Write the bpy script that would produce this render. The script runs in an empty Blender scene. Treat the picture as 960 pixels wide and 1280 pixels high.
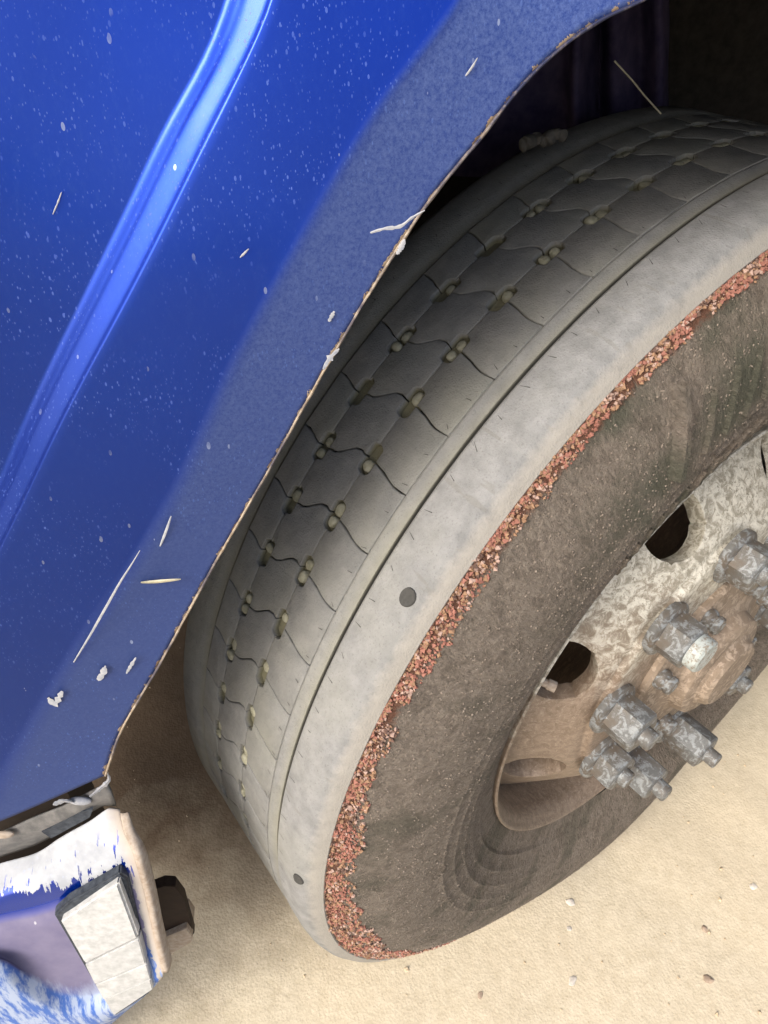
import bpy, bmesh, math, random
from mathutils import Vector, Matrix, noise
R = math.radians
SC = bpy.context.scene
COL = SC.collection

# ------------------------------------------------------------------ camera
# world axes: X = forward of the truck, Y = outboard (towards the viewer's side), Z = up
CAM = Vector((0.373, 0.618, 1.172))
RIGHT = Vector((-0.992, 0.126, 0.023)).normalized()
VIEW = Vector((-0.112, -0.759, -0.642)).normalized()
RIGHT = (RIGHT - VIEW * RIGHT.dot(VIEW)).normalized()
DOWN = VIEW.cross(RIGHT).normalized()
FPX = 901.25
cd = bpy.data.cameras.new('camera'); cam = bpy.data.objects.new('camera', cd); COL.objects.link(cam)
cd.sensor_fit = 'VERTICAL'; cd.sensor_height = 36; cd.lens = FPX / 1280 * 36
cd.clip_start = 0.02; cd.clip_end = 2000
M = Matrix((RIGHT, -DOWN, -VIEW)).transposed().to_4x4(); M.translation = CAM
cam.matrix_world = M
SC.camera = cam

# ------------------------------------------------------------------ light
SUN_EL, SUN_AZ = 40.0, 42.0        # azimuth measured from +X towards +Y
w = bpy.data.worlds.new('World'); SC.world = w; w.use_nodes = True
nt = w.node_tree; sky = nt.nodes.new('ShaderNodeTexSky'); sky.sky_type = 'NISHITA'; sky.sun_disc = False
sky.sun_elevation = R(SUN_EL); sky.sun_rotation = R(90 - SUN_AZ)
sky.dust_density = 5.0; sky.air_density = 1.0; sky.ozone_density = 1.0
bg = nt.nodes['Background']; bg.inputs[1].default_value = 0.12
nt.links.new(sky.outputs[0], bg.inputs[0])
sd = bpy.data.lights.new('sun', 'SUN'); sd.energy = 1.5; sd.angle = R(26); sd.color = (1.0, 0.96, 0.90)
so = bpy.data.objects.new('sun', sd); COL.objects.link(so)
sdir = Vector((math.cos(R(SUN_EL)) * math.cos(R(SUN_AZ)), math.cos(R(SUN_EL)) * math.sin(R(SUN_AZ)), math.sin(R(SUN_EL))))
so.rotation_euler = sdir.to_track_quat('Z', 'Y').to_euler(); so.location = sdir * 10
SC.view_settings.view_transform = 'Standard'; SC.view_settings.look = 'None'
SC.view_settings.exposure = 1.0; SC.view_settings.gamma = 1
SC.render.resolution_x = 768; SC.render.resolution_y = 1024

# ------------------------------------------------------------------ helpers
def at(x, y, o):
    """point of the plane Y = o seen at photo position x, y (960 x 1280)"""
    d = RIGHT * ((x - 480) / FPX) + DOWN * ((y - 640) / FPX) + VIEW
    return CAM + d * ((o - CAM.y) / d.y)
def atz(x, y, z=0.0):
    d = RIGHT * ((x - 480) / FPX) + DOWN * ((y - 640) / FPX) + VIEW
    return CAM + d * ((z - CAM.z) / d.z)

def link(name, me, mat=None, parent=None, kind=None, label=None):
    o = bpy.data.objects.new(name, me); COL.objects.link(o)
    if mat is not None and len(me.materials) == 0: me.materials.append(mat)
    if parent is not None: o.parent = parent
    if kind: o['kind'] = kind
    if label: o['label'] = label
    return o
def empty(name, loc=(0, 0, 0), rz=0, parent=None):
    o = bpy.data.objects.new(name, None); COL.objects.link(o); o.location = loc; o.rotation_euler = (0, 0, rz)
    o.empty_display_size = 0.05
    if parent is not None: o.parent = parent
    return o
def mesh(name, vs, fs, smooth=True, angle=None):
    me = bpy.data.meshes.new(name); me.from_pydata([tuple(v) for v in vs], [], fs); me.update()
    if smooth: me.polygons.foreach_set('use_smooth', [True] * len(me.polygons))
    if angle: me.set_sharp_from_angle(angle=R(angle))
    return me
def from_bm(name, bm, smooth=True, angle=35):
    bmesh.ops.recalc_face_normals(bm, faces=bm.faces)
    me = bpy.data.meshes.new(name); bm.to_mesh(me); bm.free()
    if smooth:
        me.polygons.foreach_set('use_smooth', [True] * len(me.polygons)); me.set_sharp_from_angle(angle=R(angle))
    return me
def lathe(name, prof, n=180, angle=40, closed=False, fn=None):
    """profile of (r, y), turned round the local Y axis; theta 0 is the top, growing forward"""
    vs, fs = [], []; m = len(prof)
    for i in range(n):
        t = 2 * math.pi * i / n
        for (r, y) in prof:
            v = Vector((r * math.sin(t), y, r * math.cos(t)))
            if fn: v = fn(v, t)
            vs.append(v)
    for i in range(n):
        j = (i + 1) % n
        for k in range(m if closed else m - 1):
            l = (k + 1) % m
            fs.append((i * m + k, i * m + l, j * m + l, j * m + k))
    me = mesh(name, vs, fs)
    bm = bmesh.new(); bm.from_mesh(me); bmesh.ops.recalc_face_normals(bm, faces=bm.faces); bm.to_mesh(me); bm.free()
    me.polygons.foreach_set('use_smooth', [True] * len(me.polygons)); me.set_sharp_from_angle(angle=R(angle))
    return me
def resample(pts, n):
    pts = [Vector(p) for p in pts]; L = [0]
    for a, b in zip(pts, pts[1:]): L.append(L[-1] + (b - a).length)
    out = []; k = 0
    for i in range(n):
        s = L[-1] * i / (n - 1)
        while k < len(L) - 2 and L[k + 1] < s: k += 1
        t = (s - L[k]) / max(1e-9, L[k + 1] - L[k])
        p0 = pts[max(0, k - 1)]; p1 = pts[k]; p2 = pts[k + 1]; p3 = pts[min(len(pts) - 1, k + 2)]
        m1 = (p2 - p0) * .5; m2 = (p3 - p1) * .5
        # keep tangents modest where spacing is uneven
        d = (p2 - p1).length
        if m1.length > d: m1 = m1.normalized() * d
        if m2.length > d: m2 = m2.normalized() * d
        h = t * t * (3 - 2 * t)
        out.append(p1 * (2 * t**3 - 3 * t**2 + 1) + m1 * (t**3 - 2 * t**2 + t) + p2 * (-2 * t**3 + 3 * t**2) + m2 * (t**3 - t**2))
    return out
def loft(name, rows, n, sub, fn=None):
    """surface through rows of points; uv = (along, row index)"""
    rr = [resample(r, n) for r in rows]; grid = []; vv = []
    for k in range(len(rr) - 1):
        s = sub[k] if isinstance(sub, (list, tuple)) else sub
        for q in range(s):
            t = q / s; row = []
            for i in range(n):
                p0 = rr[max(0, k - 1)][i]; p1 = rr[k][i]; p2 = rr[k + 1][i]; p3 = rr[min(len(rr) - 1, k + 2)][i]
                d = (p2 - p1).length
                m1 = (p2 - p0) * .5; m2 = (p3 - p1) * .5
                if m1.length > d: m1 = m1.normalized() * d
                if m2.length > d: m2 = m2.normalized() * d
                row.append(p1 * (2 * t**3 - 3 * t**2 + 1) + m1 * (t**3 - 2 * t**2 + t) + p2 * (-2 * t**3 + 3 * t**2) + m2 * (t**3 - t**2))
            grid.append(row); vv.append(k + t)
    grid.append(rr[-1]); vv.append(len(rr) - 1)
    vs = [];
    for j, row in enumerate(grid):
        for i, p in enumerate(row):
            vs.append(fn(p, i / (n - 1), vv[j]) if fn else p)
    fs = []
    for j in range(len(grid) - 1):
        for i in range(n - 1):
            a = j * n + i; fs.append((a, a + 1, a + n + 1, a + n))
    me = mesh(name, vs, fs)
    uv = me.uv_layers.new(name='uv')
    for lp in me.loops:
        vi = lp.vertex_index; uv.data[lp.index].uv = ((vi % n) / (n - 1), vv[vi // n])
    return me
def solid(o, th, off=-1):
    m = o.modifiers.new('thick', 'SOLIDIFY'); m.thickness = th; m.offset = off; return o
def tube(bm, pts, r, seg=8, cap=True):
    pts = [Vector(p) for p in pts]; rings = []
    for i, p in enumerate(pts):
        d = (pts[min(i + 1, len(pts) - 1)] - pts[max(i - 1, 0)]).normalized()
        a = d.orthogonal().normalized() if i == 0 else (a - d * a.dot(d)).normalized()
        b = d.cross(a); rr = r[i] if isinstance(r, (list, tuple)) else r
        rings.append([bm.verts.new(p + (a * math.cos(6.28318 * k / seg) + b * math.sin(6.28318 * k / seg)) * rr) for k in range(seg)])
    for u, v in zip(rings, rings[1:]):
        for k in range(seg): bm.faces.new((u[k], u[(k + 1) % seg], v[(k + 1) % seg], v[k]))
    if cap: bm.faces.new(rings[0][::-1]); bm.faces.new(rings[-1])
def box(bm, c, ax, ay, az):
    """box from centre and three half-axis vectors"""
    c = Vector(c); v = [bm.verts.new(c + ax * i + ay * j + az * k) for i in (-1, 1) for j in (-1, 1) for k in (-1, 1)]
    for f in ((0, 1, 3, 2), (4, 6, 7, 5), (0, 4, 5, 1), (2, 3, 7, 6), (0, 2, 6, 4), (1, 5, 7, 3)): bm.faces.new([v[i] for i in f])
def chip(bm, c, s, rnd, flat=1.0):
    """irregular crumb of eight triangles"""
    q = Matrix.Rotation(rnd.uniform(0, 6.28), 3, Vector((rnd.uniform(-1, 1), rnd.uniform(-1, 1), rnd.uniform(-1, 1) + .01)).normalized())
    vs = []
    for d in ((1, 0, 0), (-1, 0, 0), (0, 1, 0), (0, -1, 0), (0, 0, 1), (0, 0, -1)):
        p = q @ (Vector(d) * s * rnd.uniform(.55, 1.25)); p.y *= flat
        vs.append(bm.verts.new(c + p))
    for f in ((0, 2, 4), (2, 1, 4), (1, 3, 4), (3, 0, 4), (2, 0, 5), (1, 2, 5), (3, 1, 5), (0, 3, 5)): bm.faces.new([vs[i] for i in f])

# ------------------------------------------------------------------ materials
class Mat:
    def __init__(s, name, rough=.7, metal=0.0, spec=.5):
        s.m = bpy.data.materials.new(name); s.m.use_nodes = True; s.nt = s.m.node_tree; s.b = s.nt.nodes['Principled BSDF']
        s.b.inputs['Roughness'].default_value = rough; s.b.inputs['Metallic'].default_value = metal
        s.b.inputs['Specular IOR Level'].default_value = spec; s.tc = s.nt.nodes.new('ShaderNodeTexCoord')
    def set(s, name, v):
        i = s.b.inputs[name]
        if isinstance(v, bpy.types.NodeSocket): s.nt.links.new(v, i)
        else: i.default_value = (*v, 1) if isinstance(v, tuple) and len(v) == 3 else v
        return s
    def _in(s, sock, v):
        if isinstance(v, bpy.types.NodeSocket): s.nt.links.new(v, sock)
        elif isinstance(v, tuple) and len(v) == 3 and sock.type == 'RGBA': sock.default_value = (*v, 1)
        elif sock.type == 'RGBA': sock.default_value = (v, v, v, 1)
        else: sock.default_value = v
    def co(s, scale=(1, 1, 1), rot=(0, 0, 0), src='Object'):
        m = s.nt.nodes.new('ShaderNodeMapping'); s.nt.links.new(s.tc.outputs[src], m.inputs[0])
        m.inputs['Scale'].default_value = scale; m.inputs['Rotation'].default_value = rot; return m.outputs[0]
    def noise(s, scale, detail=4, rough=.55, vec=None, dist=0):
        n = s.nt.nodes.new('ShaderNodeTexNoise'); n.inputs['Scale'].default_value = scale
        n.inputs['Detail'].default_value = detail; n.inputs['Roughness'].default_value = rough; n.inputs['Distortion'].default_value = dist
        s.nt.links.new(vec if vec is not None else s.tc.outputs['Object'], n.inputs['Vector']); return n.outputs['Fac']
    def voro(s, scale, vec=None, feature='F1', out='Distance', rnd=1.0):
        n = s.nt.nodes.new('ShaderNodeTexVoronoi'); n.feature = feature; n.inputs['Scale'].default_value = scale
        n.inputs['Randomness'].default_value = rnd
        s.nt.links.new(vec if vec is not None else s.tc.outputs['Object'], n.inputs['Vector']); return n.outputs[out]
    def mr(s, v, a, b, c=0.0, d=1.0, smooth=False):
        n = s.nt.nodes.new('ShaderNodeMapRange'); n.clamp = True
        if smooth: n.interpolation_type = 'SMOOTHSTEP'
        for k, x in zip((0, 1, 2, 3, 4), (v, a, b, c, d)): s._in(n.inputs[k], x)
        return n.outputs[0]
    def op(s, o, a, b=0.0, c=None):
        n = s.nt.nodes.new('ShaderNodeMath'); n.operation = o; s._in(n.inputs[0], a); s._in(n.inputs[1], b)
        if c is not None: s._in(n.inputs[2], c)
        return n.outputs[0]
    def mix(s, f, a, b, blend='MIX'):
        n = s.nt.nodes.new('ShaderNodeMix'); n.data_type = 'RGBA'; n.blend_type = blend
        s._in(n.inputs[0], f); s._in(n.inputs[6], a); s._in(n.inputs[7], b); return n.outputs[2]
    def sep(s, v):
        n = s.nt.nodes.new('ShaderNodeSeparateXYZ'); s.nt.links.new(v, n.inputs[0]); return n.outputs
    def xyz(s, a, b, c=0.0):
        n = s.nt.nodes.new('ShaderNodeCombineXYZ'); s._in(n.inputs[0], a); s._in(n.inputs[1], b); s._in(n.inputs[2], c); return n.outputs[0]
    def bump(s, h, strength=.5, dist=.001, prev=None):
        n = s.nt.nodes.new('ShaderNodeBump'); n.inputs['Strength'].default_value = strength; n.inputs['Distance'].default_value = dist
        s._in(n.inputs['Height'], h)
        if prev is not None: s.nt.links.new(prev, n.inputs['Normal'])
        s.nt.links.new(n.outputs[0], s.b.inputs['Normal']); return n.outputs[0]
    def objrand(s):
        n = s.nt.nodes.new('ShaderNodeObjectInfo'); return n.outputs['Random']

MT = {}
# sand
m = Mat('sand', .95, spec=.2)
a = m.noise(3, 3); b = m.noise(60, 5, .65); c = m.noise(420, 3, .7); v = m.voro(230)
col = m.mix(m.mr(b, .35, .65), (.50, .44, .325), (.60, .535, .41))
col = m.mix(m.mr(a, .35, .7, 0, .35), col, (.60, .50, .35))
col = m.mix(m.mr(c, .55, .72, 0, .55), col, (.33, .255, .17))
col = m.mix(m.mr(c, .30, .42, .4, 0), col, (.68, .62, .48))
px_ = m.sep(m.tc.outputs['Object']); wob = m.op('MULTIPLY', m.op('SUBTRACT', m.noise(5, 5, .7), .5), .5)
truck_shade = m.op('MULTIPLY', m.mr(m.op('ADD', px_[1], wob), .26, -.04), m.mr(m.op('ADD', px_[0], wob), .22, .48))  # shade of the truck on the sand, painted as a browner colour
col = m.mix(m.op('MULTIPLY', truck_shade, .9), col, m.mix(b, (.085, .052, .030), (.17, .112, .070)))
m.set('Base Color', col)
h = m.op('ADD', m.op('MULTIPLY', b, 1.0), m.op('MULTIPLY', c, .5)); h = m.op('ADD', h, m.op('MULTIPLY', v, .5))
m.bump(h, .35, .0025); MT['sand'] = m.m

# tyre rubber: one material read in wheel coordinates (r from the axle, y across)
def rubber(name, block=False):
    m = Mat(name, .85, spec=.25)
    xyz = m.sep(m.tc.outputs['Object'])
    # block objects carry the wheel's own coordinates too (all share the wheel origin), turned round Y only
    r = m.op('SQRT', m.op('ADD', m.op('MULTIPLY', xyz[0], xyz[0]), m.op('MULTIPLY', xyz[2], xyz[2])))
    y = xyz[1]
    rnd = m.objrand()
    off = m.nt.nodes.new('ShaderNodeVectorMath'); off.operation = 'ADD'
    m.nt.links.new(m.tc.outputs['Object'], off.inputs[0]); m.nt.links.new(m.xyz(rnd, m.op('MULTIPLY', rnd, 7.0)), off.inputs[1])
    vec = off.outputs[0]
    n1 = m.noise(9, 4, .6, vec); n2 = m.noise(70, 5, .65, vec); n3 = m.noise(700, 2, .6, vec)
    tread = m.mix(m.mr(n2, .3, .7), (.150, .152, .148), (.215, .215, .205))
    tread = m.mix(m.mr(n1, .45, .7, 0, .5), tread, (.225, .225, .185))
    tread = m.mix(m.mr(n3, .62, .74, 0, .5), tread, (.07, .07, .065))
    if block:
        # dust lodged in the recesses: everything below the running face
        tread = m.mix(m.mr(r, .5195, .5165), tread, (.14, .135, .095))
    sh = m.mix(m.mr(n2, .3, .7), (.168, .171, .171), (.250, .253, .252))
    sh = m.mix(m.mr(n1, .5, .7, 0, .35), sh, (.27, .27, .235))
    sh = m.mix(m.mr(n3, .60, .70, 0, .5), sh, (.12, .118, .11))
    sc = m.noise(120, 2, .5, m.co((1, .12, 1)))
    sh = m.mix(m.mr(sc, .66, .70, 0, .4), sh, (.16, .155, .14))
    sh = m.mix(m.mr(m.op('ADD', y, m.op('MULTIPLY', n2, .01)), .117, .123, 0, .6), sh, (.36, .335, .29))
    col = m.mix(m.mr(y, .055, .080), tread, sh)
    # groove floors keep more olive dust
    col = m.mix(m.mr(r, .5205, .5178, 0, .55), col, m.mix(m.mr(y, .09, .10), (.22, .21, .145), col))
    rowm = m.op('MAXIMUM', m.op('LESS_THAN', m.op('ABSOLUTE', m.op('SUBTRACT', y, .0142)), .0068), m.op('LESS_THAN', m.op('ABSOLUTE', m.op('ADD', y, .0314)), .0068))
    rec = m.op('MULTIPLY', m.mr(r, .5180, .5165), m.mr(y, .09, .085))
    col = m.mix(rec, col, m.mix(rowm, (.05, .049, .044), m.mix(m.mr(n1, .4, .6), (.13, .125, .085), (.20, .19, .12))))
    # sidewall mud
    u = m.op('ARCTAN2', xyz[0], xyz[2])
    pv = m.xyz(m.op('MULTIPLY', u, 1.0), m.op('MULTIPLY', r, 1.6), m.op('MULTIPLY', y, 1.0))
    s1 = m.noise(95, 7, .8, pv, .7); s2 = m.noise(330, 4, .75, pv, 1.2); s3 = m.noise(7, 3, .5, pv)
    mud = m.mix(m.mr(s1, .41, .59), (.215, .180, .150), (.41, .350, .292))
    mud = m.mix(m.mr(s2, .35, .7, 0, .55), mud, (.44, .38, .32))
    mud = m.mix(m.mr(m.noise(26, 5, .7, pv, .4), .50, .62, 0, .45), mud, (.135, .112, .088))
    mud = m.mix(m.mr(s2, .30, .42, .75, 0), mud, (.11, .088, .066))
    mud = m.mix(m.mr(s3, .52, .66, 0, .55), mud, (.115, .115, .085))
    u2 = m.op('MULTIPLY', m.mr(m.op('ADD', u, m.op('MULTIPLY', s3, .3)), .40, .50), m.mr(m.op('ADD', u, m.op('MULTIPLY', s1, .3)), .90, .78))
    mud = m.mix(m.op('MULTIPLY', m.op('MULTIPLY', u2, m.mr(s3, .42, .56)), .6), mud, (.11, .13, .09))
    edge = m.op('ADD', r, m.op('MULTIPLY', m.op('SUBTRACT', s1, .5), .022))
    rust = m.mix(m.mr(s2, .35, .65), (.17, .07, .045), (.34, .18, .12))
    mud2 = m.mix(m.mr(edge, .491, .496), mud, rust)
    sw = m.op('MULTIPLY', m.mr(r, .5035, .5015), m.mr(y, .06, .10))
    col = m.mix(sw, col, mud2)
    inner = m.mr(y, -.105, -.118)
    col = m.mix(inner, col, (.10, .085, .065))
    m.set('Base Color', col)
    h = m.op('ADD', m.op('MULTIPLY', n2, .16), m.op('MULTIPLY', n3, .10))
    s4 = m.voro(150, pv, 'SMOOTH_F1'); hs = m.op('ADD', m.op('ADD', m.op('MULTIPLY', s1, 3.6), m.op('MULTIPLY', s2, 2.2)), m.op('MULTIPLY', s4, 1.8))
    n = m.nt.nodes.new('ShaderNodeMix'); m.nt.links.new(sw, n.inputs[0]); m.nt.links.new(h, n.inputs[2]); m.nt.links.new(hs, n.inputs[3])
    m.bump(n.outputs[0], 1.0, .0055)
    return m.m
MT['rubber'] = rubber('dusty_rubber'); MT['block'] = rubber('dusty_tread_rubber', True)
m = Mat('seam_dust', .9, spec=.1); m.set('Base Color', m.mix(m.noise(300), (.20, .195, .17), (.30, .29, .25))); MT['seam'] = m.m
m = Mat('dark_rubber', .8, spec=.2); m.set('Base Color', m.mix(m.noise(200), (.03, .03, .028), (.06, .058, .05))); MT['dark_rubber'] = m.m
m = Mat('old_scar', .8, spec=.2); m.set('Base Color', m.mix(m.noise(500), (.035, .035, .033), (.075, .074, .07))); MT['scar'] = m.m
# red chewed crumbs
for nm, c1, c2 in (('crumb_red', (.225, .092, .070), (.33, .165, .125)), ('crumb_rust', (.22, .125, .075), (.32, .205, .13)), ('crumb_pink', (.30, .195, .165), (.42, .31, .255)), ('crumb_dark', (.09, .05, .04), (.17, .11, .085))):
    m = Mat(nm, .9, spec=.2); m.set('Base Color', m.mix(m.noise(350, 3), c1, c2)); MT[nm] = m.m
# dusty steel
def steel(name, c1, c2, c3, rough=.75, sc=1.0, metal=0.0, bmp=.5):
    m = Mat(name, rough, metal, .35)
    a = m.noise(22 * sc, 5, .65); b = m.noise(110 * sc, 5, .7, None, .6); c = m.noise(420 * sc, 3, .7)
    col = m.mix(m.mr(a, .38, .62), c1, c2)
    col = m.mix(m.mr(b, .50, .58, 0, .85), col, c3)
    col = m.mix(m.mr(c, .60, .70, 0, .5), col, tuple(x * .35 for x in c1))
    m.set('Base Color', col); m.bump(m.op('ADD', b, m.op('MULTIPLY', c, .5)), bmp, .0012); return m.m
MT['hub'] = steel('muddy_hub_steel', (.17, .130, .095), (.25, .195, .145), (.34, .275, .215))
MT['nut'] = steel('muddy_nut_steel', (.12, .10, .08), (.135, .14, .14), (.27, .29, .30), .5, 1.1, .15)
MT['drum'] = steel('rusty_drum_iron', (.12, .08, .055), (.17, .115, .08), (.22, .15, .105))
# rim disc: whitish paint where the upper side carries pale dust, brown mud on the lower side
m = Mat('dusty_rim_paint', .6, 0, .4)
m.b.inputs['Roughness'].default_value = .45
p = m.sep(m.tc.outputs['Object'])
a = m.noise(14, 4, .6); b = m.noise(95, 6, .75, None, .8); c = m.noise(330, 4, .7, None, .5)
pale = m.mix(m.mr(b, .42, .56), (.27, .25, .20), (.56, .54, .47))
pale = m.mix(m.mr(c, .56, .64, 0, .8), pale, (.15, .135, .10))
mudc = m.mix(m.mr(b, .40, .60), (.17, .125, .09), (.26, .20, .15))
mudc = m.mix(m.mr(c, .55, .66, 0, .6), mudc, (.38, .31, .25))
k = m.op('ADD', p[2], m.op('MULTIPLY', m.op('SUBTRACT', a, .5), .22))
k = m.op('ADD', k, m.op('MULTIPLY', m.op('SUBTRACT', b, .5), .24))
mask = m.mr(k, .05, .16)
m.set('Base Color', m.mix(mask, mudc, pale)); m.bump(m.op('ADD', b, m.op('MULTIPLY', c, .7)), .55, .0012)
MT['rim'] = m.m
# blue paint with dust specks and scratches
def paint(name, bumper=False):
    m = Mat(name, .32, .65, .3)
    uv = m.sep(m.tc.outputs['UV']); v = uv[1]; u = uv[0]
    a = m.noise(7, 3, .5); b = m.noise(45, 4, .6)
    blue = m.mix(m.mr(a, .35, .7), (.0006, .027, .30), (.0008, .039, .40))
    vec = m.co((1, 1, 1)); st = m.co((1.0, 1.0, .45), (0, R(-28), 0))
    def specks(scale, thr, vv):
        d = m.voro(scale, vv); c = m.voro(scale, vv, out='Color')
        cs = m.sep(c)
        rad = m.mr(cs[0], thr, 1.0, .04, .28)
        return m.op('MULTIPLY', m.op('LESS_THAN', d, rad), m.op('GREATER_THAN', cs[0], thr))
    dens = m.mr(m.noise(16, 4, .65), .40, .66)
    s = m.op('MULTIPLY', m.op('ADD', specks(900, .25, st), specks(520, .55, st)), dens)
    s = m.op('MINIMUM', s, 1.0)
    s2 = m.op('MULTIPLY', specks(260, .93, st), m.mr(b, .42, .6))
    veil = m.mr(m.noise(330, 5, .85, st), .50, .74, 0, .55)
    if not bumper:
        band = m.mr(v, 5.85, 6.12)
        veil2 = m.op('MULTIPLY', veil, m.mr(a, .3, .7, .10, .55))
        blue = m.mix(veil2, blue, (.03, .09, .40))
        dusty = m.mix(m.mr(m.noise(520, 4, .85), .38, .62), (.022, .050, .20), (.095, .145, .33))
        dusty = m.mix(m.mr(u, .42, .12, 0, .55), dusty, (.035, .055, .15))
        blue = m.mix(m.op('MULTIPLY', band, .85), blue, dusty)
        # low front end of the fender is mixed towards a darker greyish navy
        blue = m.mix(m.mr(u, .36, .08, 0, .6), blue, (.028, .050, .16))
        col = m.mix(m.op('MULTIPLY', s, .32), blue, (.13, .22, .55))
        col = m.mix(m.op('MULTIPLY', s2, .55), col, (.32, .38, .55))
        # chipped, rust-stained rim of the arch
        e = m.op('ADD', v, m.op('MULTIPLY', m.op('SUBTRACT', m.noise(130, 4, .7), .5), .38))
        chipm = m.op('GREATER_THAN', e, 6.985)
        low = m.mr(u, .75, .55)
        col = m.mix(m.op('MULTIPLY', chipm, low), col, m.mix(m.mr(b, .4, .6), (.55, .45, .33), (.30, .20, .12)))
        rg = m.mix(band, m.mix(s, .36, .7), m.mix(s, .55, .8))
        m.set('Roughness', rg)
        m.set('Coat Weight', m.mr(v, 5.9, 6.1, .18, .03)); m.set('Metallic', m.mix(m.op('MAXIMUM', band, s), .85, .15)); m.set('Coat Roughness', .14); m.set('Coat IOR', 1.6)
    else:
        # v: 0..1 top ledge, 2 shoulder, 3.. side face ; u: 0 front, 1 rear edge
        pk = m.noise(150, 4, .7, m.co((1, .3, .16), (0, R(48), R(0)))); pk2 = m.noise(40, 4, .6)
        lim = m.mr(u, .45, 1.0, 1.85, 2.9)
        e = m.op('ADD', v, m.op('MULTIPLY', m.op('SUBTRACT', pk, .5), 3.6))
        e = m.op('ADD', e, m.op('MULTIPLY', m.op('SUBTRACT', pk2, .5), 1.8))
        prim = m.op('LESS_THAN', e, lim)
        prim2 = m.op('GREATER_THAN', m.op('ADD', m.op('ADD', u, m.op('MULTIPLY', pk2, .10)), m.op('MULTIPLY', pk, .05)), 1.035)
        prim = m.op('MAXIMUM', prim, prim2)
        scr_ = m.noise(260, 3, .6, m.co((1, .25, .10), (0, R(52), 0)))
        prim = m.op('MULTIPLY', prim, m.op('SUBTRACT', 1.0, m.op('MULTIPLY', m.op('GREATER_THAN', scr_, .63), m.mr(v, .6, 1.4))))
        refl_grey = m.mr(v, 2.9, 3.4)  # side face greyed: the ground's reflection is put into the colour
        blue = m.mix(refl_grey, blue, m.mix(m.mr(b, .3, .7), (.135, .125, .22), (.19, .175, .27)))
        low = m.mr(m.op('ADD', v, m.op('MULTIPLY', pk, .6)), 5.1, 5.5)
        blue = m.mix(low, blue, m.mix(m.mr(pk, .44, .56), (.05, .13, .42), (.33, .40, .55)))
        wp = m.mix(m.mr(b, .35, .65), (.30, .32, .35), (.42, .44, .47))
        wp = m.mix(m.mr(m.noise(330, 3, .7), .6, .7, 0, .5), wp, (.35, .40, .55))
        wp = m.mix(m.mr(u, .94, .99, 0, .8), wp, (.40, .33, .26))
        col = m.mix(prim, blue, wp); col = m.mix(m.op('MULTIPLY', s2, .6), col, (.6, .6, .62))
        m.set('Metallic', m.op('MULTIPLY', m.mr(v, 3.2, 2.8, 0, .7), m.op('SUBTRACT', 1.0, prim))); m.set('Roughness', m.mix(prim, m.mix(refl_grey, .25, .6), .8)); m.set('Coat Weight', m.op('MULTIPLY', m.mr(v, 3.2, 2.8), m.op('SUBTRACT', 1.0, prim)))
        m.set('Coat Roughness', .1)
    m.set('Base Color', col)
    m.bump(m.op('ADD', m.op('MULTIPLY', b, .5), m.op('MULTIPLY', s, .5)), .15, .0006)
    return m.m
MT['paint'] = paint('dusty_blue_paint'); MT['bumper'] = paint('peeling_blue_paint', True)
def plain(name, c1, c2, sc=150, rough=.8, bmp=.3, spec=.3, metal=0.0):
    m = Mat(name, rough, metal, spec); n = m.noise(sc, 5, .65); m.set('Base Color', m.mix(m.mr(n, .35, .65), c1, c2)); m.bump(n, bmp, .001); return m.m
MT['primer_edge'] = plain('rust_stained_primer', (.36, .26, .17), (.62, .52, .40), 260)
m = Mat('lip_paint', .7); n_ = m.noise(90, 4, .7); uv_ = m.sep(m.tc.outputs['UV'])
k_ = m.op('ADD', uv_[0], m.op('MULTIPLY', m.op('SUBTRACT', n_, .5), .35))
m.set('Base Color', m.mix(m.op('MULTIPLY', m.mr(k_, .33, .24), m.mr(m.noise(38, 3, .6), .36, .52, .25, 1.0)), (.010, .014, .05), m.mix(m.mr(m.noise(260, 4), .4, .6), (.22, .17, .12), (.36, .30, .23)))); MT['lip'] = m.m
MT['liner'] = plain('black_liner', (.016, .015, .015), (.034, .031, .030), 60)
MT['inner_blue'] = plain('grimy_blue_inner_panel', (.03, .024, .075), (.085, .068, .14), 30)
MT['grey_metal'] = plain('grimy_grey_steel', (.09, .09, .09), (.17, .165, .16), 120, .6)
MT['white_chip'] = plain('bare_white_primer', (.26, .28, .33), (.42, .43, .45), 300)
MT['straw'] = plain('dry_straw', (.45, .42, .28), (.62, .58, .42), 300)
MT['lens'] = plain('dusty_white_plastic', (.36, .37, .37), (.52, .53, .53), 130, .5)
MT['lens2'] = plain('dusty_grey_plastic', (.34, .35, .35), (.47, .48, .48), 130, .5)
MT['gasket'] = plain('black_gasket', (.015, .020, .03), (.05, .06, .075), 200, .5)
MT['under'] = plain('underbody_dark', (.03, .022, .018), (.055, .042, .033), 20)
MT['bracket_dark'] = plain('bracket_inside', (.022, .012, .008), (.035, .02, .013), 80)
MT['beige'] = plain('muddy_beige_steel', (.28, .22, .17), (.42, .36, .30), 200)
MT['stone'] = plain('pale_stone', (.47, .43, .38), (.60, .56, .50), 260)
MT['stone_dark'] = plain('brown_stone', (.25, .19, .14), (.38, .30, .23), 260)
MT['olive'] = plain('olive_dirt', (.22, .215, .15), (.38, .37, .28), 160)
MT['clod'] = plain('dry_grey_mud', (.05, .048, .045), (.09, .085, .08), 90)
MT['wire'] = plain('grey_wire', (.30, .28, .22), (.40, .38, .30), 200)
MT['teal'] = steel('highlit_nut_face', (.30, .34, .33), (.46, .50, .49), (.22, .18, .14), .5, 2.5)

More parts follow.
